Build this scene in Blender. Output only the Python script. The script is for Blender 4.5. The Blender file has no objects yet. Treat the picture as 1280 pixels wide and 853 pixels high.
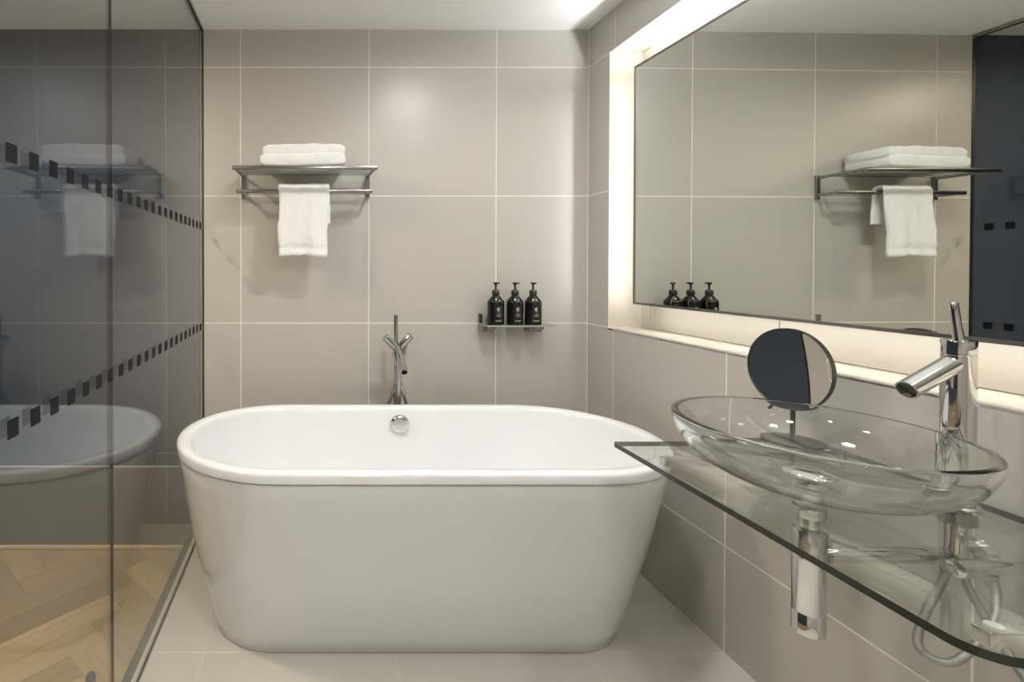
import bpy, bmesh, math, random
from mathutils import Vector, Matrix, noise
R = math.radians
random.seed(7)
sc = bpy.context.scene
COL = sc.collection

# ------------------------------------------------------------------ camera
cd = bpy.data.cameras.new('camera'); cam = bpy.data.objects.new('camera', cd); COL.objects.link(cam)
sc.camera = cam
F = 641.0
PITCH = 0.6
cd.sensor_width = 36; cd.lens = F / 1280 * 36
cam.location = (0, 0, 1.21)
cam.rotation_euler = (R(90 - PITCH), 0, 0)
cd.shift_x = (640 - 388) / 1280
cd.shift_y = -(426.5 - (335 + F * math.tan(R(PITCH)))) / 1280
cd.clip_start = 0.02

# ------------------------------------------------------------------ world, exposure, light levels
w = bpy.data.worlds.new('world'); sc.world = w; w.use_nodes = True
w.node_tree.nodes['Background'].inputs[0].default_value = (.8, .9, 1, 1)
w.node_tree.nodes['Background'].inputs[1].default_value = 0.5
sc.view_settings.view_transform = 'Standard'; sc.view_settings.look = 'None'
sc.view_settings.exposure = 0.16; sc.view_settings.gamma = 1
sc.view_settings.use_curve_mapping = False
sc.cycles.max_bounces = 14; sc.cycles.transmission_bounces = 12
sc.cycles.transparent_max_bounces = 24; sc.cycles.diffuse_bounces = 6; sc.cycles.glossy_bounces = 8
sc.cycles.sample_clamp_indirect = 6
LED_SIDE, LED_TOP, LED_BOTTOM = 32.0, 185.0, 25.0
LED_COL = (.985, .985, 1)
LAMP_COL = (1, .985, .96)
BED_COL = (1, .84, .62)
# x, y, power of each unseen ceiling lamp, added as soft fill light
FILL_LAMPS = [(.62, 1.45, 12), (.35, .1, 10), (.35, -.9, 10), (1.0, .45, 4)]
BED_FILL_LAMPS = [(-1.25, 1.5, 28), (-1.6, .2, 28)]  # unseen lamps added for the warm light in the bedroom

# ------------------------------------------------------------------ materials
def mat(name, col, rough=.5, metal=0, spec=.5, **kw):
    m = bpy.data.materials.new(name); m.use_nodes = True
    b = m.node_tree.nodes['Principled BSDF']
    b.inputs['Base Color'].default_value = (*col, 1)
    b.inputs['Roughness'].default_value = rough
    b.inputs['Metallic'].default_value = metal
    b.inputs['Specular IOR Level'].default_value = spec
    if 'coat' in kw:
        b.inputs['Coat Weight'].default_value = kw['coat']; b.inputs['Coat Roughness'].default_value = .03
    return m
def nodes(m): return m.node_tree.nodes, m.node_tree.links, m.node_tree.nodes['Principled BSDF']
def mottled(m, c1, c2, scale=(3, 3, 3), detail=4, bump=0, bscale=300, rnd=.06, coords='Object'):
    N, L, b = nodes(m)
    tc = N.new('ShaderNodeTexCoord'); mp = N.new('ShaderNodeMapping'); mp.inputs['Scale'].default_value = scale
    L.new(tc.outputs[coords], mp.inputs[0])
    oi = N.new('ShaderNodeObjectInfo'); vm = N.new('ShaderNodeVectorMath'); vm.operation = 'ADD'
    sv = N.new('ShaderNodeVectorMath'); sv.operation = 'SCALE'; sv.inputs[3].default_value = 37
    cx = N.new('ShaderNodeCombineXYZ')
    for i in range(3): L.new(oi.outputs['Random'], cx.inputs[i])
    L.new(cx.outputs[0], sv.inputs[0]); L.new(sv.outputs[0], vm.inputs[1]); L.new(mp.outputs[0], vm.inputs[0])
    nz = N.new('ShaderNodeTexNoise'); nz.inputs['Scale'].default_value = 1; nz.inputs['Detail'].default_value = detail
    L.new(vm.outputs[0], nz.inputs['Vector'])
    mx = N.new('ShaderNodeMix'); mx.data_type = 'RGBA'
    mx.inputs[6].default_value = (*c1, 1); mx.inputs[7].default_value = (*c2, 1)
    L.new(nz.outputs[0], mx.inputs[0])
    hs = N.new('ShaderNodeHueSaturation')
    mr = N.new('ShaderNodeMapRange'); mr.inputs[3].default_value = 1 - rnd; mr.inputs[4].default_value = 1 + rnd
    L.new(oi.outputs['Random'], mr.inputs[0]); L.new(mr.outputs[0], hs.inputs['Value'])
    L.new(mx.outputs[2], hs.inputs['Color']); L.new(hs.outputs[0], b.inputs['Base Color'])
    if bump:
        n2 = N.new('ShaderNodeTexNoise'); n2.inputs['Scale'].default_value = bscale; n2.inputs['Detail'].default_value = 2
        L.new(tc.outputs['Object'], n2.inputs['Vector'])
        bp = N.new('ShaderNodeBump'); bp.inputs['Strength'].default_value = bump; bp.inputs['Distance'].default_value = .002
        L.new(n2.outputs[0], bp.inputs['Height']); L.new(bp.outputs[0], b.inputs['Normal'])
    return m
TILE = mottled(mat('tile', (.5, .46, .4), .33, spec=.45), (.475, .45, .408), (.50, .475, .432), (1.5, 1, 60), 3, .05, 500, .015)
FTILE = mottled(mat('floor_tile', (.5, .46, .4), .35), (.55, .525, .475), (.58, .555, .505), (2, 2, 2), 4, .04, 400, .015)
GROUT = mat('grout', (.80, .77, .70), .8)
PLASTER = mottled(mat('plaster', (.86, .85, .83), .8), (.915, .92, .92), (.93, .935, .935), (2, 2, 2), rnd=0)
NICHE = mottled(mat('niche_tile', (.8, .72, .58), .4), (.47, .425, .345), (.50, .455, .375), (2, 2, 2), rnd=.01)
NAVY = mottled(mat('navy_paint', (.028, .038, .065), .65, spec=.12), (.018, .029, .058), (.022, .034, .066), (3, 3, 3), rnd=0)
OLIVE = mottled(mat('olive_panel', (.10, .095, .075), .5), (.085, .082, .066), (.10, .096, .078), (3, 3, 3), rnd=0)
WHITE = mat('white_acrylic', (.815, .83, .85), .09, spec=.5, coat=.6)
CHROME = mat('chrome', (.70, .70, .70), .05, 1)
TAPCHROME = mat('tub_tap_chrome', (.50, .50, .50), .14, 1)
STEEL = mat('brushed_steel', (.34, .34, .335), .22, 1)
DARKMETAL = mat('dark_metal', (.12, .12, .115), .35, 1)
SILVER = mat('mirror_silver', (.74, .755, .71), .0, 1)
SILVER2 = mat('mirror_silver_round', (.88, .88, .88), .0, 1)
BLACKGLOSS = mat('black_bottle', (.008, .008, .008), .12)
BLACKSAT = mat('black_plastic', (.015, .015, .015), .35)
FILM = mat('black_film', (.006, .006, .007), .6, spec=.2)
PRINT = mat('white_print', (.6, .6, .6), .6)
EDGE = mat('glass_edge', (.022, .026, .022), .12)
CLEAREDGE = mat('pane_edge', (.008, .008, .007), .3, spec=.2)
HOSE = mottled(mat('braided_hose', (.4, .4, .4), .35, .8), (.30, .30, .30), (.55, .55, .55), (400, 400, 400), 1, .4, 900)
TOWEL = mottled(mat('terry_towel', (.86, .86, .85), .95, spec=.1), (.80, .80, .79), (.88, .88, .87), (40, 40, 40), 4, .9, 260, 0)
def wood():
    m = mat('oak_plank', (.5, .38, .2), .38)
    return mottled(m, (.24, .165, .08), (.45, .33, .18), (4, 60, 4), 6, .05, 300, .30)
OAK = wood()
OAKTRIM = mottled(mat('oak_trim', (.5, .38, .2), .4), (.50, .37, .19), (.56, .42, .23), (4, 60, 60), 3, rnd=0)
def flat_glass(name, tint, ior=1.5, rough=0.0):
    """Plane parallel sheet: transmission straight through, Fresnel reflection on both faces."""
    m = bpy.data.materials.new(name); m.use_nodes = True
    N, L = m.node_tree.nodes, m.node_tree.links; N.clear()
    o = N.new('ShaderNodeOutputMaterial'); mx = N.new('ShaderNodeMixShader')
    t = N.new('ShaderNodeBsdfTransparent'); t.inputs[0].default_value = (*tint, 1)
    g = N.new('ShaderNodeBsdfGlossy'); g.inputs['Roughness'].default_value = rough; g.inputs[0].default_value = (.97, .98, .97, 1)
    fr = N.new('ShaderNodeFresnel'); geo = N.new('ShaderNodeNewGeometry')
    mr = N.new('ShaderNodeMapRange'); mr.inputs[3].default_value = ior; mr.inputs[4].default_value = 1 / ior
    L.new(geo.outputs['Backfacing'], mr.inputs[0]); L.new(mr.outputs[0], fr.inputs['IOR'])
    L.new(fr.outputs[0], mx.inputs[0]); L.new(t.outputs[0], mx.inputs[1]); L.new(g.outputs[0], mx.inputs[2])
    L.new(mx.outputs[0], o.inputs[0])
    return m
PANE = flat_glass('screen_glass', (.89, .91, .93), 1.48)
SHELFGLASS = flat_glass('shelf_glass', (.93, .945, .93), 1.52)
def solid_glass(name, col, ior=1.5):
    m = bpy.data.materials.new(name); m.use_nodes = True
    N, L = m.node_tree.nodes, m.node_tree.links; N.clear()
    o = N.new('ShaderNodeOutputMaterial'); g = N.new('ShaderNodeBsdfGlass')
    g.inputs[0].default_value = (*col, 1); g.inputs['Roughness'].default_value = 0; g.inputs['IOR'].default_value = ior
    L.new(g.outputs[0], o.inputs[0]); return m
BOWLGLASS = solid_glass('bowl_glass', (.965, .968, .965), 1.5)
def emit(name, col, s):
    m = bpy.data.materials.new(name); m.use_nodes = True
    N, L = m.node_tree.nodes, m.node_tree.links; N.clear()
    o = N.new('ShaderNodeOutputMaterial'); e = N.new('ShaderNodeEmission')
    e.inputs[0].default_value = (*col, 1); e.inputs[1].default_value = s; L.new(e.outputs[0], o.inputs[0]); return m
LEDS = {'side': emit('led_side', LED_COL, LED_SIDE), 'top': emit('led_top', LED_COL, LED_TOP), 'bottom': emit('led_bottom', LED_COL, LED_BOTTOM)}

# ------------------------------------------------------------------ mesh helpers
def finish(name, me, m=None, parent=None, smooth=False):
    o = bpy.data.objects.new(name, me); COL.objects.link(o)
    if m is not None and not me.materials: me.materials.append(m)
    if parent: o.parent = parent
    if smooth:
        for p in me.polygons: p.use_smooth = True
    return o
def obj(name, bm, m, parent=None, smooth=False, sharp=None):
    me = bpy.data.meshes.new(name)
    bmesh.ops.recalc_face_normals(bm, faces=bm.faces)
    bm.to_mesh(me); bm.free()
    o = finish(name, me, m, parent, smooth)
    if sharp is not None:
        me.set_sharp_from_angle(angle=R(sharp))
    return o
def struct(name, bm, m):
    o = obj(name, bm, m); o['kind'] = 'structure'; return o
def tag(o, label, cat, group=None):
    o['label'] = label; o['category'] = cat
    if group: o['group'] = group
    return o
def thing(name, loc, label, cat, group=None):
    o = bpy.data.objects.new(name, None); COL.objects.link(o); o.location = loc
    o.empty_display_size = .05
    return tag(o, label, cat, group)
def add_box(bm, x0, x1, y0, y1, z0, z1, bev=0, seg=2):
    r = bmesh.ops.create_cube(bm, size=1)
    vs = r['verts']
    for v in vs:
        v.co = Vector(((x0 + x1) / 2 + v.co.x * (x1 - x0), (y0 + y1) / 2 + v.co.y * (y1 - y0), (z0 + z1) / 2 + v.co.z * (z1 - z0)))
    if bev:
        es = list({e for v in vs for e in v.link_edges})
        bmesh.ops.bevel(bm, geom=es, offset=bev, segments=seg, profile=.5, affect='EDGES')
def box(x0, x1, y0, y1, z0, z1, bev=0, seg=2):
    bm = bmesh.new(); add_box(bm, x0, x1, y0, y1, z0, z1, bev, seg); return bm
def frame_for(d):
    d = d.normalized(); a = Vector((0, 0, 1)) if abs(d.z) < .9 else Vector((1, 0, 0))
    u = d.cross(a).normalized(); return u, d.cross(u).normalized()
def add_tube(bm, pts, rad, n=16, caps=True):
    pts = [Vector(p) for p in pts]
    rads = rad if isinstance(rad, (list, tuple)) else [rad] * len(pts)
    rings = []; u = None
    for i, p in enumerate(pts):
        d = (pts[min(i + 1, len(pts) - 1)] - pts[max(i - 1, 0)]).normalized()
        if u is None: u, _ = frame_for(d)
        else: u = (u - d * u.dot(d)).normalized()
        v = d.cross(u)
        rings.append([bm.verts.new(p + (u * math.cos(2 * math.pi * k / n) + v * math.sin(2 * math.pi * k / n)) * rads[i]) for k in range(n)])
    for a, b in zip(rings, rings[1:]):
        for k in range(n): bm.faces.new((a[k], a[(k + 1) % n], b[(k + 1) % n], b[k]))
    if caps: bm.faces.new(rings[0][::-1]); bm.faces.new(rings[-1])
def tube(pts, rad, n=16, caps=True):
    bm = bmesh.new(); add_tube(bm, pts, rad, n, caps); return bm
def add_lathe(bm, prof, n=48, mtx=None, sx=1, sy=1):
    """prof: (radius, height) list; radius 0 closes."""
    rings = []
    for r, h in prof:
        if r <= 1e-6: rings.append([bm.verts.new((0, 0, h))])
        else: rings.append([bm.verts.new((r * sx * math.cos(2 * math.pi * k / n), r * sy * math.sin(2 * math.pi * k / n), h)) for k in range(n)])
    for a, b in zip(rings, rings[1:]):
        if len(a) == 1 and len(b) == 1: continue
        for k in range(n):
            k2 = (k + 1) % n
            if len(a) == 1: bm.faces.new((a[0], b[k2], b[k]))
            elif len(b) == 1: bm.faces.new((a[k], a[k2], b[0]))
            else: bm.faces.new((a[k], a[k2], b[k2], b[k]))
    if mtx is not None: bmesh.ops.transform(bm, matrix=mtx, verts=[v for rg in rings for v in rg])
def lathe(prof, n=48, mtx=None, sx=1, sy=1):
    bm = bmesh.new(); add_lathe(bm, prof, n, mtx, sx, sy); return bm
def rod(a, b, prof, n=28):
    """turned rod from a to b; prof = (radius, distance from a) in metres, distance < 0 counts from b"""
    a, b = Vector(a), Vector(b); d = b - a; l = d.length
    m = Matrix.Translation(a) @ d.to_track_quat('Z', 'Y').to_matrix().to_4x4()
    return lathe([(r_, s_ if s_ >= 0 else l + s_) for r_, s_ in prof], n, m)
def spline(pts, n=10):
    P = [Vector(p) for p in pts]; P = [2 * P[0] - P[1]] + P + [2 * P[-1] - P[-2]]; out = []
    for i in range(1, len(P) - 2):
        for k in range(n):
            t = k / n; a, b, c, d = P[i - 1:i + 3]
            out.append(.5 * (2 * b + (c - a) * t + (2 * a - 5 * b + 4 * c - d) * t * t + (3 * b - a - 3 * c + d) * t ** 3))
    out.append(P[-2]); return out

# ------------------------------------------------------------------ the room
XG, XR, YB, ZC = -.505, 1.30, 2.404, 2.324       # screen, right wall, back wall, ceiling
YF = -1.7                                         # wall behind the camera
XL = -2.7                                         # far wall of the bedroom
ZB = -.114                                        # bedroom floor
T = .006                                          # tile thickness
G = .0018                                         # half joint
_tiles = {}
def tile(parent, c, wd, ht, rot, m=TILE, nm='tile'):
    """one tile, front face at local y=-T; c = lower left corner of its cell in world, rot as euler"""
    key = (round(wd, 3), round(ht, 3), m.name)
    if key not in _tiles:
        bm = bmesh.new(); a = G; ch = .0012
        lv = []
        for (i, y) in ((0, 0), (0, -T + ch), (ch, -T)):
            x0, x1, z0, z1 = a + i, wd - a - i, a + i, ht - a - i
            lv.append([bm.verts.new(p) for p in ((x0, y, z0), (x1, y, z0), (x1, y, z1), (x0, y, z1))])
        for p, q in zip(lv, lv[1:]):
            for k in range(4): bm.faces.new((p[k], p[(k + 1) % 4], q[(k + 1) % 4], q[k]))
        bm.faces.new(lv[-1]); bm.faces.new(lv[0][::-1])
        bmesh.ops.recalc_face_normals(bm, faces=bm.faces)
        me = bpy.data.meshes.new(nm); bm.to_mesh(me); bm.free(); me.materials.append(m); _tiles[key] = me
    o = bpy.data.objects.new(nm, _tiles[key]); COL.objects.link(o)
    o.rotation_euler = rot; o.location = c; o.parent = parent
    return o
ROWS = [0, .338, .951, 1.547, 2.147, ZC]
# back wall (tile faces lie on YB; grout 1 mm behind)
wb = struct('wall_back', box(XG - .01, XR + .3, YB + .0007, YB + .16, ZB - .1, ZC), GROUT)
cx = [XG + .004, -.326, .274, .870, XR]
for a, b in zip(cx, cx[1:]):
    for c, d in zip(ROWS, ROWS[1:]):
        tile(wb, (a, YB + T, c), b - a, d - c, (0, 0, 0))
# right wall: grout body with the lit niche cut out of it
NY, NZ0, NZ1, NX = 2.235, .951, 2.147, 1.44
g = .0007
bm = bmesh.new()
add_box(bm, XR + g, XR + .35, YF, YB + g, -.1, NZ0 - .012)
add_box(bm, XR + g, XR + .35, YF, YB + g, NZ1 + .001, ZC)
add_box(bm, XR + g, XR + .35, NY + .006, YB + g, NZ0 - .012, NZ1 + .001)
wr = struct('wall_right', bm, GROUT)
cy = [YB, 2.2, 1.6, 1.0, .4, -.2, -.8, -1.4, YF]
rz = (0, 0, R(-90))
for a, b in zip(cy, cy[1:]):
    tile(wr, (XR + T, a, 0), a - b, ROWS[1], rz)
    tile(wr, (XR + T, a, ROWS[1]), a - b, NZ0 - ROWS[1], rz)
    tile(wr, (XR + T, a, NZ1), a - b, ZC - NZ1, rz)
tile(wr, (XR + T, YB, NZ0), YB - NY, 1.547 - NZ0, rz)
tile(wr, (XR + T, YB, 1.547), YB - NY, NZ1 - 1.547, rz)
# niche lining: sill, head, jamb, back
tn = struct('trim_1', box(NX + .004, XR + .349, YF, NY + .3, NZ0 - .011, NZ1), GROUT)
ny = [NY, 2.172, 1.572, .972, .372, -.228, -.828, -1.428, YF]
for a, b in zip(ny, ny[1:]):
    tile(tn, (NX + T - .001, a, NZ0), a - b, NZ1 - NZ0, rz, NICHE)
sy_ = [NY, 1.6, .4, -.8, YF]
s = struct('trim_2', box(XR + .0, NX + .003, YF, NY + .005, NZ0 - .011, NZ0 - .0055), GROUT)   # sill bed
for a, b in zip(sy_, sy_[1:]):
    tile(s, (XR, b, NZ0 - T), NX - XR + .0045, a - b, (R(-90), 0, 0), NICHE)
s = struct('trim_3', box(XR + .001, NX + .003, YF, NY + .005, NZ1 - .0005, NZ1 + .0008), NICHE)   # head lining
s = struct('trim_4', box(XR + .0005, NX + .003, NY + .0005, NY + .0055, NZ0 - .005, NZ1), GROUT)   # jamb bed
tile(s, (XR + .0005, NY + .0065 - .001, NZ0), NX - XR, 1.547 - NZ0, (0, 0, 0), NICHE)
tile(s, (XR + .0005, NY + .0065 - .001, 1.547), NX - XR, NZ1 - 1.547, (0, 0, 0), NICHE)
# bathroom floor
fl = struct('floor', box(-.525, XR + .2, YF, YB + g, -.12, -.0007), GROUT)
fx = [-.525, -.336, .264, .864, XR]; fy = [YF, -1.4, -.8, -.2, .4, 1.0, 1.6, 2.2, YB]
fl.data.materials[0] = mat('floor_grout', (.64, .60, .52), .7)
for a, b in zip(fx, fx[1:]):
    for c, d in zip(fy, fy[1:]):
        tile(fl, (a, c, -T), b - a, d - c, (R(-90), 0, 0), FTILE)
# wall behind the camera, bath side
wf = struct('wall_front', box(XG, XR + .3, YF - .12, YF - g, -.1, ZC), GROUT)
for a, b in zip(cx, cx[1:]):
    for c, d in zip(ROWS, ROWS[1:]):
        tile(wf, (b, YF - T, c), b - a, d - c, (0, 0, R(180)))
struct('ceiling', box(XL - .1, XR + .35, YF - .12, YB + .16, ZC + .0005, ZC + .1), PLASTER)
struct('trim_5', box(-.552, -.525, YF, YB + .004, ZB + .001, .001), mat('edge_profile', (.02, .02, .018), .6, spec=.2))                     # edge profile along the step
# bedroom shell
struct('wall_bedroom_back', box(XL - .1, XG - .012, YB, YB + .16, .279, ZC), NAVY)
struct('wall_bedroom_panel', box(XL - .1, XG - .012, YB, YB + .16, ZB - .1, .270), OLIVE)
struct('trim_6', box(XL, XG - .012, YB - .003, YB + .1, .2715, .2785), mat('pale_trim', (.40, .40, .39), .5))
struct('wall_left', box(XL - .12, XL, YF, YB - .001, ZB - .1, ZC), NAVY)
struct('wall_bedroom_front', box(XL - .1, XG - .012, YF - .12, YF - .001, ZB - .1, ZC), PLASTER)
struct('baseboard_back', box(XL, -.553, YB - .014, YB - .001, ZB + .001, ZB + .020, .004), OAKTRIM)
fb = struct('floor_bedroom', box(XL - .1, -.553, YF, YB + .05, ZB - .09, ZB - .004), mat('floor_bed', (.12, .08, .04), .8))
# herringbone oak: every plank a part
W_, L_ = .117, .585
def clip(poly, ax, lim, keep_less):
    out = []
    for i, p in enumerate(poly):
        q = poly[(i + 1) % len(poly)]
        ip = (p[ax] <= lim) if keep_less else (p[ax] >= lim); iq = (q[ax] <= lim) if keep_less else (q[ax] >= lim)
        if ip: out.append(p)
        if ip != iq:
            t = (lim - p[ax]) / (q[ax] - p[ax]); out.append((p[0] + t * (q[0] - p[0]), p[1] + t * (q[1] - p[1])))
    return out
c45 = math.sqrt(.5)
nplank = 0
for m_ in range(-4, 5):
    for k in range(-34, 34):
        for kind in (0, 1):
            u0, v0 = k * W_ + m_ * 2 * L_, k * W_
            if kind: u0, v0, du, dv = u0 + L_, v0 + W_ - L_, W_, L_
            else: du, dv = L_, W_
            e = .0006
            q = [(u0 + e, v0 + e), (u0 + du - e, v0 + e), (u0 + du - e, v0 + dv - e), (u0 + e, v0 + dv - e)]
            q = [(-1.151 + (u - v) * c45, 1.237 + (u + v) * c45) for u, v in q]
            for ax, lim, kl in ((0, -.554, True), (0, XL, False), (1, YB - .003, True), (1, YF, False)):
                q = clip(q, ax, lim, kl)
                if len(q) < 3: break
            if len(q) < 3: continue
            ctr = sum(p[0] for p in q) / len(q), sum(p[1] for p in q) / len(q)
            ang = R(-45 if kind else 45) + (R(90) if kind else 0)
            ang = R(135) if kind else R(45)
            ca, sa = math.cos(-ang), math.sin(-ang)
            bm = bmesh.new()
            loc = [((x - ctr[0]) * ca - (y - ctr[1]) * sa, (x - ctr[0]) * sa + (y - ctr[1]) * ca) for x, y in q]
            A = [bm.verts.new((x, y, -.004)) for x, y in loc]; B = [bm.verts.new((x, y, 0)) for x, y in loc]
            n = len(q)
            try:
                bm.faces.new(B); bm.faces.new(A[::-1])
                for i in range(n): bm.faces.new((A[i], A[(i + 1) % n], B[(i + 1) % n], B[i]))
            except ValueError:
                bm.free(); continue
            o = obj('plank', bm, OAK, fb); o.location = (*ctr, ZB + random.uniform(-.0003, .0003)); o.rotation_euler = (0, 0, ang)
            # grain runs along the plank: object x is the long axis
            nplank += 1

# ------------------------------------------------------------------ glass screen between bathroom and bedroom
scr = thing('glass_partition', (XG, 1.0, 0), 'clear floor-to-ceiling glass screen left of the white bathtub, with two rows of black squares', 'glass screen')
def pane(y0, y1, h0=.004, h1=ZC - .006):
    bm = box(-.0037, .0037, y0 - 1.0, y1 - 1.0, h0, h1)
    me = bpy.data.meshes.new('pane'); bmesh.ops.recalc_face_normals(bm, faces=bm.faces)
    for f in bm.faces: f.material_index = 0 if abs(f.normal.x) > .9 else 1
    bm.to_mesh(me); bm.free(); me.materials.append(PANE); me.materials.append(CLEAREDGE)
    o = finish('pane', me, None, scr); return o
YJ = 1.297
p1 = pane(YJ + .0006, YB - .002); p2 = pane(.30, YJ - .0006); p3 = pane(YF + .003, .294)
sqm = None
for i in range(-12, 23):
    y = .862 + .0703 * i
    if y > 2.38 or y < .02 or abs(y - .297) < .02: continue
    par = p1 if y > YJ else (p2 if y > .297 else p3)
    for h in (1.402, .940):
        if sqm is None:
            bm = box(0, .0006, -.016, .016, -.016, .016); sqm = bpy.data.meshes.new('square'); bm.to_mesh(sqm); bm.free(); sqm.materials.append(FILM)
        o = bpy.data.objects.new('square', sqm); COL.objects.link(o); o.parent = par; o.location = (.0038, y - 1.0, h)
bm = bmesh.new(); add_box(bm, -.009, -.0055, YF - 1 + .003, YB - 1 - .002, ZC - .018, ZC - .001); add_box(bm, .0055, .009, YF - 1 + .003, YB - 1 - .002, ZC - .018, ZC - .001)
obj('top_channel', bm, STEEL, scr)
obj('wall_seal', box(-.007, .0065, YB - 1.0 - .0018, YB - 1.0 - .0002, .01, ZC - .02), DARKMETAL, scr)
ds = thing('door_stop', (-.70, 1.62, ZB), 'small dark round door stop on the oak floor behind the glass', 'door stop')
obj('body', lathe([(0, 0), (.016, 0), (.016, .022), (.012, .03), (0, .03)], 24), DARKMETAL, ds, True, 40)

# ------------------------------------------------------------------ bathtub
def stadium(cl, cr, r, yc, h, ncap=28, nst=10):
    P = []
    for k in range(ncap): a = math.pi / 2 + math.pi * k / ncap; P.append((cl + r * math.cos(a), yc + r * math.sin(a), h))
    for k in range(nst): P.append((cl + (cr - cl) * k / nst, yc - r, h))
    for k in range(ncap): a = -math.pi / 2 + math.pi * k / ncap; P.append((cr + r * math.cos(a), yc + r * math.sin(a), h))
    for k in range(nst): P.append((cr + (cl - cr) * k / nst, yc + r, h))
    return P
def loft(rings, cap_end=False, cap_start=False):
    bm = bmesh.new(); V = [[bm.verts.new(p) for p in rg] for rg in rings]
    n = len(V[0])
    for a, b in zip(V, V[1:]):
        for k in range(n): bm.faces.new((a[k], a[(k + 1) % n], b[(k + 1) % n], b[k]))
    if cap_end: bm.faces.new(V[-1])
    if cap_start: bm.faces.new(V[0])
    return bm
TY, TCL, TCR, TR = 1.81, -.09, .832, .372
HT = .630
tub = thing('bathtub', (.36, TY, 0), 'white freestanding oval bathtub with flat rim and tapered skirt beside the glass screen', 'bathtub')
off = Vector((.36, TY, 0))
def rel(rings): return [[(p[0] - off.x, p[1] - off.y, p[2]) for p in rg] for rg in rings]
rings = []
for ins, h, dc in ((.012, HT - .034, 0), (.001, HT - .032, 0), (0, HT - .028, 0), (0, HT - .010, 0), (.002, HT - .004, 0), (.008, HT, 0), (.020, HT + .001, 0), (.036, HT, 0),
                   (.044, HT - .003, 0), (.049, HT - .010, .0), (.052, HT - .025, .0)):
    rings.append(stadium(TCL + dc, TCR - dc, TR - ins, TY, h))
for t in [i / 12 for i in range(1, 13)]:
    h = HT - .025 - .40 * t
    e = t ** 1.15
    f = .052 + .055 * e + .075 * max(0, t - .75) ** 2 / .0625
    cc = .14 * e + .05 * max(0, t - .75) ** 2 / .0625
    rings.append(stadium(TCL + cc, TCR - cc, TR - f, TY, h))
rings.append(stadium(TCL + .22, TCR - .22, .11, TY, HT - .432))
rings.append(stadium(TCL + .3, TCR - .3, .01, TY, HT - .434))
obj('shell', loft(rel(rings), True), WHITE, tub, True, 50)
rings = []
BL, BR, BRR = -.119, .838, .216
for t in [0, .01] + [i / 10 for i in range(1, 11)]:
    h = (HT - .037) * (1 - t)
    r = TR - .006 + (BRR - TR + .006) * t; cl = TCL + (BL - TCL) * t; cr = TCR + (BR - TCR) * t
    r += .010 * math.sin(math.pi * t)                       # a slight belly
    rings.append(stadium(cl, cr, r - (.003 if t == 0 else 0), TY, max(h, .004)))
rings.append(stadium(BL, BR, BRR - .006, TY, .001))
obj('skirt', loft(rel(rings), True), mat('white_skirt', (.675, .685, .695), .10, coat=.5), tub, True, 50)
mx_ = Matrix.Translation((.370 - off.x, 2.117 - off.y, .562)) @ Matrix.Rotation(R(90 + 8), 4, 'X')
obj('overflow_cover', lathe([(0, .016), (.02, .0155), (.034, .012), (.040, .006), (.041, -.004), (.03, -.02), (0, -.02)], 40, mx_), CHROME, tub, True, 60)
# ------------------------------------------------------------------ tub filler
tf = thing('bath_filler', (.388, 2.29, 0), 'chrome freestanding bath tap of crossing tubes rising behind the tub rim', 'tap')
def tl(pts): return [(x - .388, y - 2.29, z) for x, y, z in pts]
obj('base', lathe([(0, 0), (.055, 0), (.055, .008), (.05, .012), (0, .012)], 32), CHROME, tf, True, 40)
def P2(px, py, y):   # helper: photo measurements to metres at a known depth
    return ((px - 388) / F * y, y, 1.21 - (py - 335) / F * y)
YFI = 2.28
obj('riser', tube(tl([P2(495, 394, YFI), P2(495, 405, YFI), P2(495.5, 440, YFI + .012), P2(495.2, 470, YFI + .012), P2(494.6, 506, YFI + .012), (.380, 2.29, .01)]), .009, 16), TAPCHROME, tf, True, 50)
obj('leg', tube(tl([P2(508, 430, YFI + .01), P2(501, 466, YFI + .01), P2(486, 505, YFI + .01), (.352, 2.29, .45), (.37, 2.29, .01)]), .0075, 14), TAPCHROME, tf, True, 50)
obj('leg', tube(tl([P2(492, 440, YFI - .01), P2(500, 476, YFI - .01), P2(508, 505, YFI - .01), (.428, 2.27, .45), (.40, 2.28, .01)]), .0075, 14), TAPCHROME, tf, True, 50)
obj('column', tube(tl([P2(497, 436, YFI - .012), P2(498.5, 470, YFI - .012), P2(498.5, 506, YFI - .012), (.393, 2.275, .01)]), [.011, .013, .012, .012], 18), TAPCHROME, tf, True, 50)
o_ = Vector((.388, 2.29, 0))
for a, b in (((499.5, 440), (481.5, 421.5)), ((496.5, 438), (514, 419.5))):
    pa, pb = Vector(P2(*a, YFI)) - o_, Vector(P2(*b, YFI - .03)) - o_
    obj('handle', rod(pa, pb, [(0, 0), (.0135, 0), (.0135, .022), (.016, .0225), (.016, -.003), (.0145, -.0005), (0, -.0006)]), TAPCHROME, tf, True, 35)
a, b = Vector(P2(498, 434, YFI)) - o_, Vector(P2(505.5, 466, 2.13)) - o_
obj('spout', rod(a, b, [(0, 0), (.013, 0), (.0165, .012), (.0165, -.001), (.0155, -.0003), (.0135, -.0004), (.0130, -.012)]), TAPCHROME, tf, True, 35)
obj('aerator', rod(a, b, [(0, -.0145), (.0129, -.0145), (.0129, -.011), (0, -.011)]), BLACKSAT, tf, True, 35)

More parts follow.
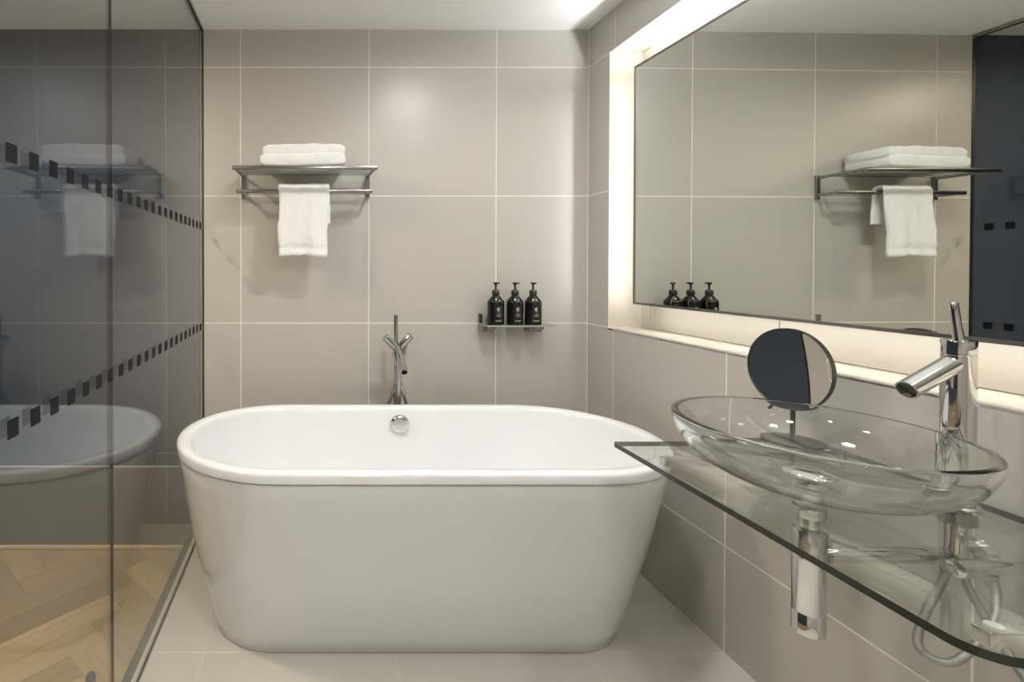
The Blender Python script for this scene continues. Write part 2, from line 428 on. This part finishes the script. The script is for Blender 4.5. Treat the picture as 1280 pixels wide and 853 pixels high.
# ------------------------------------------------------------------ towel rack, towels
tr = thing('towel_rack', (-.022, YB, 1.54), 'chrome wall rack with towel shelf and lower rail above the tub', 'towel rack')
def loc(bm, o):
    bmesh.ops.translate(bm, verts=bm.verts, vec=-Vector(o.location)); return bm
XA, XB, YS, HS = -.330, .284, 2.182, 1.636
for x in (XA + .018, XB - .018):
    obj('wall_plate', loc(box(x - .010, x + .010, YB - .012, YB - .0005, 1.533, 1.648, .002), tr), STEEL, tr, False)
    s_ = -1 if x < 0 else 1
    obj('side_arm', loc(tube([(x, YB - .012, HS), (x + s_ * .012, YS + .004, HS)], .0075, 12), tr), STEEL, tr, True, 40)
    obj('rail_arm', loc(box(x - .006, x + .006, 2.300, YB - .010, 1.546, 1.560, .002), tr), STEEL, tr)
obj('front_rail', loc(box(XA - .002, XB + .002, YS - .006, YS + .006, HS - .010, HS + .008, .004, 3), tr), STEEL, tr, True, 40)
for y in (2.225, 2.262, 2.299, 2.336):
    obj('rod', loc(tube([(XA + .012, y, HS - .002), (XB - .012, y, HS - .002)], .0027, 10), tr), STEEL, tr, True, 40)
obj('towel_rail', loc(box(XA - .002, XB - .006, 2.293, 2.305, 1.544, 1.562, .004, 3), tr), STEEL, tr, True, 40)
def cloth_noise(bm, amp, sc_, seed=0):
    bm.normal_update()
    for v in bm.verts:
        n_ = noise.fractal(v.co * sc_ + Vector((seed, seed * .7, 0)), .8, 2, 4)
        v.co += v.normal * n_ * amp
# folded towel: wound layers in the y-z section, lofted along x
def folded_towel():
    bm = bmesh.new()
    L0, L1 = -.215, .150
    nlay = 2; hh = .098; y0, y1 = 2.196, 2.384
    for i in range(nlay):
        za = HS + .010 + i * hh / nlay - .010 * i; zb_ = za + hh / nlay + .010
        nx, na = 40, 40
        rings = []
        for ix in range(nx + 1):
            t = ix / nx; x = L0 + (L1 - L0) * t
            endr = min(1, min(t, 1 - t) * 14) ** .5 if 0 < t < 1 else .0
            sl = (HS + .055 - (za + zb_) / 2) * 0
            rg = []
            for k in range(na):
                a = 2 * math.pi * k / na
                ex = .28
                cy_, sz_ = math.cos(a), math.sin(a)
                yy = math.copysign(abs(cy_) ** ex, cy_); zz = math.copysign(abs(sz_) ** .27, sz_)
                hz = (zb_ - za) / 2 * (.55 + .45 * endr)
                hy = (y1 - y0) / 2 * (.985 + .015 * endr)
                lean = .012 * (i - 1) * (-1 if t < .5 else 1) * -1 * (1 if t < .15 or t > .85 else .0)
                rg.append(bm.verts.new((x + lean * (1 - endr) * 0 + (-.004 if t > .5 else .010) * i * (1 if t in (0, 1) else 1) * (abs(t - .5) * 2) ** 4 * (1 if t < .5 else .6),
                                        (y0 + y1) / 2 + hy * yy + .004 * i, (za + zb_) / 2 + hz * zz + .003 * math.sin(x * 14 + i))))
            rings.append(rg)
        for p, q in zip(rings, rings[1:]):
            for k in range(na): bm.faces.new((p[k], p[(k + 1) % na], q[(k + 1) % na], q[k]))
        bm.faces.new(rings[0][::-1]); bm.faces.new(rings[-1])
    cloth_noise(bm, .004, 14, 3); cloth_noise(bm, .0012, 70, 5)
    return bm
o = obj('folded_towel', folded_towel(), TOWEL, None, True); tag(o, 'thick white folded bath towel lying on top of the chrome rack', 'towel')
def hung_towel():
    """solid sheet laid over the rail; back flap shorter"""
    bm = bmesh.new()
    yr, zr = 2.299, 1.566
    path = []
    for i in range(31): path.append((yr - .019 - .004 * math.sin(i / 30 * 2.2), 1.262 + (zr - .004 - 1.262) * i / 30))
    for i in range(1, 9):
        a = math.pi - math.pi * i / 9; path.append((yr + .019 * math.cos(a), zr + .013 * math.sin(a)))
    for i in range(19): path.append((yr + .019 + .004 * i / 18, zr - .004 - i * .0085))
    nx = 34; th = .0075; n = len(path)
    def pt(i, j, side):
        y, z = path[i]
        if i == 0: ty, tz = path[1][0] - y, path[1][1] - z
        elif i == n - 1: ty, tz = y - path[i - 1][0], z - path[i - 1][1]
        else: ty, tz = path[i + 1][0] - path[i - 1][0], path[i + 1][1] - path[i - 1][1]
        l = math.hypot(ty, tz); ny_, nz_ = -tz / l, ty / l
        t = j / nx; front = i <= 34
        x = -.139 + .226 * t
        if front:
            d = max(0, (zr - z)) / .3
            x += -.004 * d + .012 * d * (1 - t) * 0 + .003 * math.sin(z * 30 + 1)
            fold = .010 * d * math.sin(t * 9 + 1.2) + .004 * d * math.sin(t * 21)
            y -= fold + .012 * d
            if t > .93: x -= .012 * d * (t - .93) / .07
            z += (.010 * math.sin(t * 5) - .006 * (1 if t < .42 else -.4)) * max(0, d - .5)
        else:
            d = max(0, (zr - z)) / .3; x += .01 * d; y += .004 * math.sin(t * 7) * d
        if i in (3, 4): side = side * .55
        e = 1 - max(0, abs(t - .5) * 2 - .93) / .07 * .6
        return Vector((x, y + ny_ * th * side * e, z + nz_ * th * side * e))
    A = [[bm.verts.new(pt(i, j, 1)) for j in range(nx + 1)] for i in range(n)]
    B = [[bm.verts.new(pt(i, j, -.85)) for j in range(nx + 1)] for i in range(n)]
    for i in range(n - 1):
        for j in range(nx):
            bm.faces.new((A[i][j], A[i][j + 1], A[i + 1][j + 1], A[i + 1][j])); bm.faces.new((B[i][j], B[i + 1][j], B[i + 1][j + 1], B[i][j + 1]))
        bm.faces.new((A[i][0], A[i + 1][0], B[i + 1][0], B[i][0])); bm.faces.new((A[i][nx], B[i][nx], B[i + 1][nx], A[i + 1][nx]))
    for j in range(nx):
        bm.faces.new((A[0][j], B[0][j], B[0][j + 1], A[0][j + 1])); bm.faces.new((A[n - 1][j], A[n - 1][j + 1], B[n - 1][j + 1], B[n - 1][j]))
    bmesh.ops.recalc_face_normals(bm, faces=bm.faces)
    cloth_noise(bm, .0022, 22, 9); cloth_noise(bm, .0010, 90, 2)
    return bm
o = obj('hanging_towel', hung_towel(), TOWEL, None, True); tag(o, 'small white hand towel draped over the lower rail of the rack', 'towel')

# ------------------------------------------------------------------ bottle shelf
bs = thing('bottle_shelf', (.945, YB, .94), 'small clear glass wall shelf on chrome brackets holding black pump bottles', 'shelf')
def glass_slab(name, poly, z0, z1, parent, gm, em):
    bm = bmesh.new(); o_ = Vector(parent.location)
    A = [bm.verts.new((x - o_.x, y - o_.y, z0 - o_.z)) for x, y in poly]; B = [bm.verts.new((x - o_.x, y - o_.y, z1 - o_.z)) for x, y in poly]
    n = len(poly); bm.faces.new(B); bm.faces.new(A[::-1])
    for i in range(n): bm.faces.new((A[i], A[(i + 1) % n], B[(i + 1) % n], B[i]))
    bmesh.ops.recalc_face_normals(bm, faces=bm.faces)
    for f in bm.faces: f.material_index = 0 if abs(f.normal.z) > .9 else 1
    me = bpy.data.meshes.new(name); bm.to_mesh(me); bm.free(); me.materials.append(gm); me.materials.append(em)
    return finish(name, me, None, parent)
glass_slab('glass_plate', [(.790, 2.284), (1.100, 2.284), (1.100, 2.398), (.790, 2.398)], .946, .953, bs, SHELFGLASS, mat('shelf_rim', (.35, .37, .35), .15))
for x in (.812, 1.028):
    obj('bracket', loc(box(x - .028, x + .028, 2.335, YB - .0005, .917, .9455, .002), bs), STEEL, bs)
    obj('bracket_lip', loc(box(x - .010, x + .030, 2.318, 2.336, .930, .9455, .002), bs), STEEL, bs)
obj('end_stop', loc(box(.787, .797, 2.372, 2.402, .954, .996, .001), bs), BLACKSAT, bs)
def bottle(label, xy):
    t = thing('pump_bottle', (*xy, .9532), label, 'bottle', 'black pump bottles on the glass wall shelf')
    obj('body', lathe([(0, 0), (.032, 0), (.036, .002), (.0365, .006), (.0365, .100), (.0355, .106), (.018, .128), (.0165, .130), (0, .130)], 40), BLACKGLOSS, t, True, 45)
    obj('collar', lathe([(0, .1302), (.013, .1302), (.0165, .136), (.0165, .150), (.012, .157), (0, .157)], 28), BLACKSAT, t, True, 40)
    bm = lathe([(0, .1572), (.0045, .1572), (.0045, .178), (.009, .182), (.0105, .189), (.009, .191), (0, .191)], 20)
    add_box(bm, 0, .019, -.005, .005, .184, .190, .0015)
    obj('pump', bm, BLACKSAT, t, True, 40)
    # emblem and lines of print
    bm = bmesh.new(); rr = .0368
    def strip(x0, x1, z0, z1):
        n = max(2, int(abs(x1 - x0) / .003)); pv = None
        for i in range(n + 1):
            x = x0 + (x1 - x0) * i / n; a = x / rr
            v = (bm.verts.new((rr * math.sin(a), -rr * math.cos(a), z0)), bm.verts.new((rr * math.sin(a), -rr * math.cos(a), z1)))
            if pv: bm.faces.new((pv[0], v[0], v[1], pv[1]))
            pv = v
    pv = None
    for i in range(15):
        th = R(50 + 260 * i / 14); v = []
        for q in (.0048, .0078):
            x = q * math.cos(th); z = .070 + q * math.sin(th); a = x / rr; v.append(bm.verts.new((rr * math.sin(a), -rr * math.cos(a), z)))
        if pv: bm.faces.new((pv[0], v[0], v[1], pv[1]))
        pv = v
    strip(-.002, .005, .0685, .0705)
    for x0, x1, z in ((-.011, .011, .044), (-.008, .008, .038), (-.013, .013, .020), (-.013, .013, .0165), (-.006, .006, .052)): strip(x0, x1, z, z + .0012)
    obj('printed_emblem', bm, PRINT, t)
    return t
b0 = bottle('black pump bottle at the left end of the glass wall shelf', (.843, 2.330))
def dup(root, loc_, label):
    r = root.copy(); COL.objects.link(r); r.location = loc_; r['label'] = label
    for ch in list(root.children):
        c = ch.copy(); COL.objects.link(c); c.parent = r
    return r
dup(b0, (.930, 2.330, .9532), 'black pump bottle in the middle of the three on the wall shelf')
b3 = dup(b0, (1.0125, 2.330, .9532), 'rightmost of the three black pump bottles on the wall shelf')
b3.rotation_euler = (0, 0, R(-70))
for ch in b3.children:
    if ch.name.startswith('printed'): ch.rotation_euler = (0, 0, R(70))

# ------------------------------------------------------------------ wall mirror with LED backlight
MX, MY0, MY1, MZ0, MZ1 = 1.335, 2.123, -.55, 1.060, 2.040
ml = MY0 - MY1
wm = thing('wall_mirror', (MX, MY0, MZ0), 'large rectangular backlit wall mirror in a thin steel frame over the washbasin', 'mirror')
wm.rotation_euler = (0, 0, R(.9))
# local frame: y runs back towards the camera (negative), x into the niche
fw, dp = .009, .024; mh = MZ1 - MZ0
obj('mirror_glass', box(.0022, .012, -ml + fw, -fw, fw, mh - fw), SILVER, wm)
bm = bmesh.new()
add_box(bm, 0, dp, -ml, 0, 0, fw); add_box(bm, 0, dp, -ml, 0, mh - fw, mh)
add_box(bm, 0, dp, -fw, 0, fw, mh - fw); add_box(bm, 0, dp, -ml, -ml + fw, fw, mh - fw)
obj('frame', bm, mat('mirror_frame', (.33, .32, .31), .3, 1), wm)
obj('backing', box(.0125, dp, -ml + fw, -fw, fw, mh - fw), PLASTER, wm)
ALU = mat('led_profile', (.7, .7, .7), .4, 1)
def led(x0, x1, y0, y1, z0, z1, ax, sg, LED):
    bm = box(x0, x1, y0, y1, z0, z1); bmesh.ops.recalc_face_normals(bm, faces=bm.faces)
    for f in bm.faces: f.material_index = 1 if f.normal[ax] * sg > .9 else 0
    me = bpy.data.meshes.new('led_strip'); bm.to_mesh(me); bm.free(); me.materials.append(ALU); me.materials.append(LED)
    finish('led_strip', me, None, wm)
e1 = .0035
led(dp + .0005, dp + .0145, -ml + .02, -.02, .012, .018, 2, -1, LEDS['bottom'])
led(.006, .020, -ml + .005, -.005, mh + .0001, mh + e1, 2, 1, LEDS['top'])
led(.006, .020, .0001, e1, .005, mh - .005, 1, 1, LEDS['side'])
for y in (-.35, -1.3, -2.2):
    obj('hanger', box(dp, .082, y - .02, y + .02, mh * .55, mh * .6), STEEL, wm)

# ------------------------------------------------------------------ washstand: glass shelf on chrome arms
HSH = .760
SX0, SX1, SY0, SY1 = .784, 1.284, .585, 1.323
vs = thing('vanity_shelf', (1.03, .95, HSH), 'long clear glass washstand shelf with a dark edge under the glass basin', 'shelf')
poly = []
def arc(cx_, cy_, r, a0, a1, n=8):
    return [(cx_ + r * math.cos(R(a0 + (a1 - a0) * i / n)), cy_ + r * math.sin(R(a0 + (a1 - a0) * i / n))) for i in range(n + 1)]
rc = .045
poly += arc(SX0 + rc, SY0 + rc, rc, 180, 270, 10); poly += [(SX1, SY0), (SX1, SY1)]; poly += arc(SX0 + .006, SY1 - .006, .006, 90, 180, 4)
glass_slab('glass_plate', poly, HSH - .012, HSH, vs, SHELFGLASS, EDGE)
for y in (1.258, .659):
    obj('support_arm', loc(box(.866, XR - .012, y - .011, y + .011, HSH - .037, HSH - .0165, .002), vs), CHROME, vs)
    obj('wall_flange', loc(box(XR - .012, XR - .0005, y - .024, y + .024, HSH - .052, HSH - .002, .002), vs), CHROME, vs)
    for x in (.885, 1.23):
        mtx = Matrix.Translation((x - 1.03, y - .95, 0))
        obj('glass_pad', lathe([(0, -.0165), (.009, -.0165), (.009, -.0122), (0, -.0122)], 20, mtx), mat('pad', (.6, .6, .58), .3), vs, True, 40)

# ------------------------------------------------------------------ glass basin
BX, BY, BA, BB = .971, .9926, .215, .234
RIM, BOT = .900, .778
bz = thing('glass_basin', (BX, BY, HSH), 'large clear glass oval vessel basin standing on the glass shelf', 'washbasin')
prof = []
H = RIM - HSH; B0 = BOT - HSH; th = .011
N_ = 22
def rad(t): return (1 - (1 - t) ** 2.0) ** .5 if t > 0 else 0   # t: 0 bottom, 1 rim (fraction of height)
outer = []; inner = []
for i in range(N_ + 1):
    a = i / N_ * math.pi / 2
    rr = math.sin(a) ** .86; hh = 1 - math.cos(a) ** 1.0
    hh = hh ** 1.05
    outer.append((rr, B0 + (H - B0) * hh))
    inner.append((rr * (1 - th / .225), B0 + th + (H - B0 - th) * hh))
prof = outer + [(1 - .001, H + .0015), (1 - .006, H + .003)] + [(1 - th / .225 - .006, H + .003)] + [(r_ - (.004 if j == 0 else 0), h_) for j, (r_, h_) in enumerate(inner[::-1])]
prof = [(r_, h_) for r_, h_ in prof]
prof[0] = (0, prof[0][1]); prof[-1] = (0, prof[-1][1])
obj('bowl', lathe(prof, 96, None, BA, BB), BOWLGLASS, bz, True, 60)
obj('drain_cap', lathe([(0, .054), (.02, .053), (.038, .049), (.043, .044), (.041, .041), (.02, .040), (.012, .038), (.012, .031), (0, .031)], 40), CHROME, bz, True, 50)
obj('drain_collar', lathe([(0, .0005), (.031, .0005), (.033, .004), (.030, .008), (.026, .012), (.026, .0175), (0, .0175)], 40), CHROME, bz, True, 50)

bt = thing('bottle_trap', (BX, BY, .50), 'polished chrome cylindrical waste trap hanging below the glass basin', 'waste pipe')
obj('body', lathe([(0, 0), (.0235, 0), (.0255, .002), (.0255, .040), (.0248, .041), (.0248, .043), (.0255, .044), (.0255, .198), (.0245, .202), (0, .202)], 48), CHROME, bt, True, 40)
obj('tail_pipe', lathe([(0, .2025), (.015, .2025), (.015, .225), (.022, .226), (.025, .231), (.025, .2465), (0, .2465)], 36), CHROME, bt, True, 40)
obj('outlet_pipe', tube([(.0245, 0, .150), (XR - BX - .012, 0, .150)], .0155, 20), CHROME, bt, True, 40)
obj('wall_rosette', tube([(XR - BX - .013, 0, .150), (XR - BX - .001, 0, .150)], [.028, .034], 28), CHROME, bt, True, 40)

# ------------------------------------------------------------------ basin mixer
FX, FY = 1.222, .965
fc = thing('basin_mixer', (FX, FY, HSH), 'tall chrome cylinder basin tap with slanted spout and pin lever', 'tap')
obj('base_ring', lathe([(0, .0005), (.030, .0005), (.031, .003), (.028, .006), (0, .006)], 40), CHROME, fc, True, 40)
obj('body', lathe([(0, .0062), (.0225, .0062), (.023, .008), (.023, .286), (.0222, .2868), (.0222, .2885), (.023, .2893), (.023, .312), (.0222, .314), (0, .314)], 48), CHROME, fc, True, 40)
a = Vector((-.010, 0, .270)); b = Vector((-.112, -.012, .222))
obj('spout', rod(a, b, [(0, 0), (.0175, 0), (.0175, -.0012), (.0168, -.0003), (.0148, -.0004), (.0142, -.014)], 36), CHROME, fc, True, 35)
obj('aerator', rod(a, b, [(0, -.010), (.0141, -.010), (.0141, -.0135), (0, -.0135)]), DARKMETAL, fc, True, 40)
obj('lever', tube([(0, 0, .3142), (-.003, .001, .34), (-.008, .003, .384), (-.0082, .003, .386)], [.0078, .0066, .0066, .0052], 18), CHROME, fc, True, 40)
obj('shank', tube([(0, 0, -.0125), (0, 0, -.10)], .015, 20), CHROME, fc, True, 40)
obj('lock_nut', lathe([(0, -.032), (.026, -.032), (.026, -.0125), (0, -.0125)], 6), STEEL, fc)
def hose(pts, r=.0065): obj('hose', tube(spline(pts, 10), r, 12), HOSE, fc, True, 60)
V1 = (1.20, .89, .685); V2 = (1.20, .74, .685)
rl = lambda p: (p[0] - FX, p[1] - FY, p[2] - HSH)
hose([rl(p) for p in ((1.200, .962, .672), (1.195, .96, .63), (1.13, .94, .56), (1.09, .91, .528), (1.10, .87, .535), (1.155, .865, .60), (1.185, .88, .64), (1.19, .89, .668))])
hose([rl(p) for p in ((1.216, .958, .672), (1.214, .94, .62), (1.20, .87, .54), (1.16, .79, .505), (1.14, .735, .50), (1.155, .715, .54), (1.185, .728, .61), (1.19, .74, .668))])
for p in ((1.200, .962, .668), (1.216, .958, .668)):
    q = rl(p); obj('hose_fitting', tube([q, (q[0], q[1], q[2] - .03)], .009, 6), STEEL, fc, False)
for (v, lab) in ((V1, 'chrome angle valve on the wall under the shelf, below the basin tap'), (V2, 'chrome angle valve on the wall at the right picture edge, nearest the viewer')):
    t = thing('angle_valve', v, lab, 'valve')
    obj('rosette', tube([(XR - v[0] - .012, 0, 0), (XR - v[0] - .0005, 0, 0)], [.026, .030], 28), CHROME, t, True, 40)
    obj('body', tube([(-.035, 0, 0), (XR - v[0] - .012, 0, 0)], .0115, 20), CHROME, t, True, 40)
    obj('handle', tube([(-.075, 0, 0), (-.073, 0, 0), (-.040, 0, 0), (-.0355, 0, 0)], [.013, .0155, .0155, .011], 24), CHROME, t, True, 40)
    obj('outlet', tube([(-.010, 0, -.0116), (-.010, 0, -.032)], .009, 6), STEEL, t, False)

# ------------------------------------------------------------------ round magnifying mirror
rm = thing('magnifying_mirror', (1.216, 1.290, HSH), 'round swivel magnifying mirror on a dark stem behind the glass basin', 'mirror')
obj('base', lathe([(0, .0005), (.062, .0005), (.064, .003), (.063, .006), (.058, .008), (0, .009)], 48), DARKMETAL, rm, True, 40)
obj('stem', tube([(0, 0, .009), (0, 0, .195)], .0055, 16), DARKMETAL, rm, True, 40)
c = Vector((1.186 - 1.216, 1.268 - 1.290, .960 - HSH))
nrm = Vector((-.988, -.137, .02)).normalized()
q = nrm.to_track_quat('Z', 'Y').to_matrix().to_4x4()
mtx = Matrix.Translation(c) @ q
Rr, Rc = .098, 1.0
pr = [(0, 0)] + [(Rr * i / 14, (Rr * i / 14) ** 2 / (2 * Rc)) for i in range(1, 15)]
obj('mirror_disc', lathe(pr + [(Rr, -.002), (0, -.002)], 64, mtx), SILVER2, rm, True, 30)
e_ = Rr ** 2 / (2 * Rc)
obj('rim', lathe([(Rr + .0003, e_ - .001), (Rr + .0003, e_ + .002), (Rr + .002, e_ + .002), (Rr + .002, -.0035), (Rr - .01, -.006), (0, -.008), (0, -.0025), (Rr + .0003, -.0025), (Rr + .0003, e_ - .001)], 64, mtx), DARKMETAL, rm, True, 30)
obj('swivel_joint', tube([c - nrm * .010, Vector((0, 0, .197))], [.010, .0065], 16), DARKMETAL, rm, True, 40)
tv = Vector((nrm.y, -nrm.x, 0)).normalized()
obj('handle_pin', tube([c - nrm * .014 + tv * .03 + Vector((0, 0, -.05)), c - nrm * .014 + tv * .062 + Vector((0, 0, -.115))], .004, 12), DARKMETAL, rm, True, 40)

# ------------------------------------------------------------------ unseen ceiling lamps added to fill both rooms with light
RING = mat('lamp_ring', (.8, .8, .8), .3)
def lamp(x, y, power, lab, size=.16, col_=LAMP_COL):
    t = thing('ceiling_lamp', (x, y, ZC), lab, 'lamp')
    obj('ring', lathe([(size / 2 + .003, -.0005), (size / 2 + .02, -.0005), (size / 2 + .02, -.006), (size / 2 + .003, -.012), (size / 2 + .003, -.0005)], 40), RING, t, True, 40)
    obj('diffuser', lathe([(0, -.0035), (size / 2, -.0035), (size / 2, -.001), (0, -.001)], 40), emit('lamp_glow', col_, power / (math.pi * (size / 2) ** 2 * math.pi)), t)
for i, (x, y, p) in enumerate(FILL_LAMPS):
    lamp(x, y, p, ['round recessed ceiling lamp above the front of the bathtub', 'round recessed ceiling lamp above the middle of the bathroom', 'round recessed ceiling lamp near the rear bathroom wall', 'round recessed ceiling lamp above the glass washstand'][i])
for i, (x, y, p) in enumerate(BED_FILL_LAMPS):
    lamp(x, y, p, ['round recessed ceiling lamp over the bedroom parquet', 'round recessed bedroom ceiling lamp farther from the navy back wall'][i], .2, BED_COL)
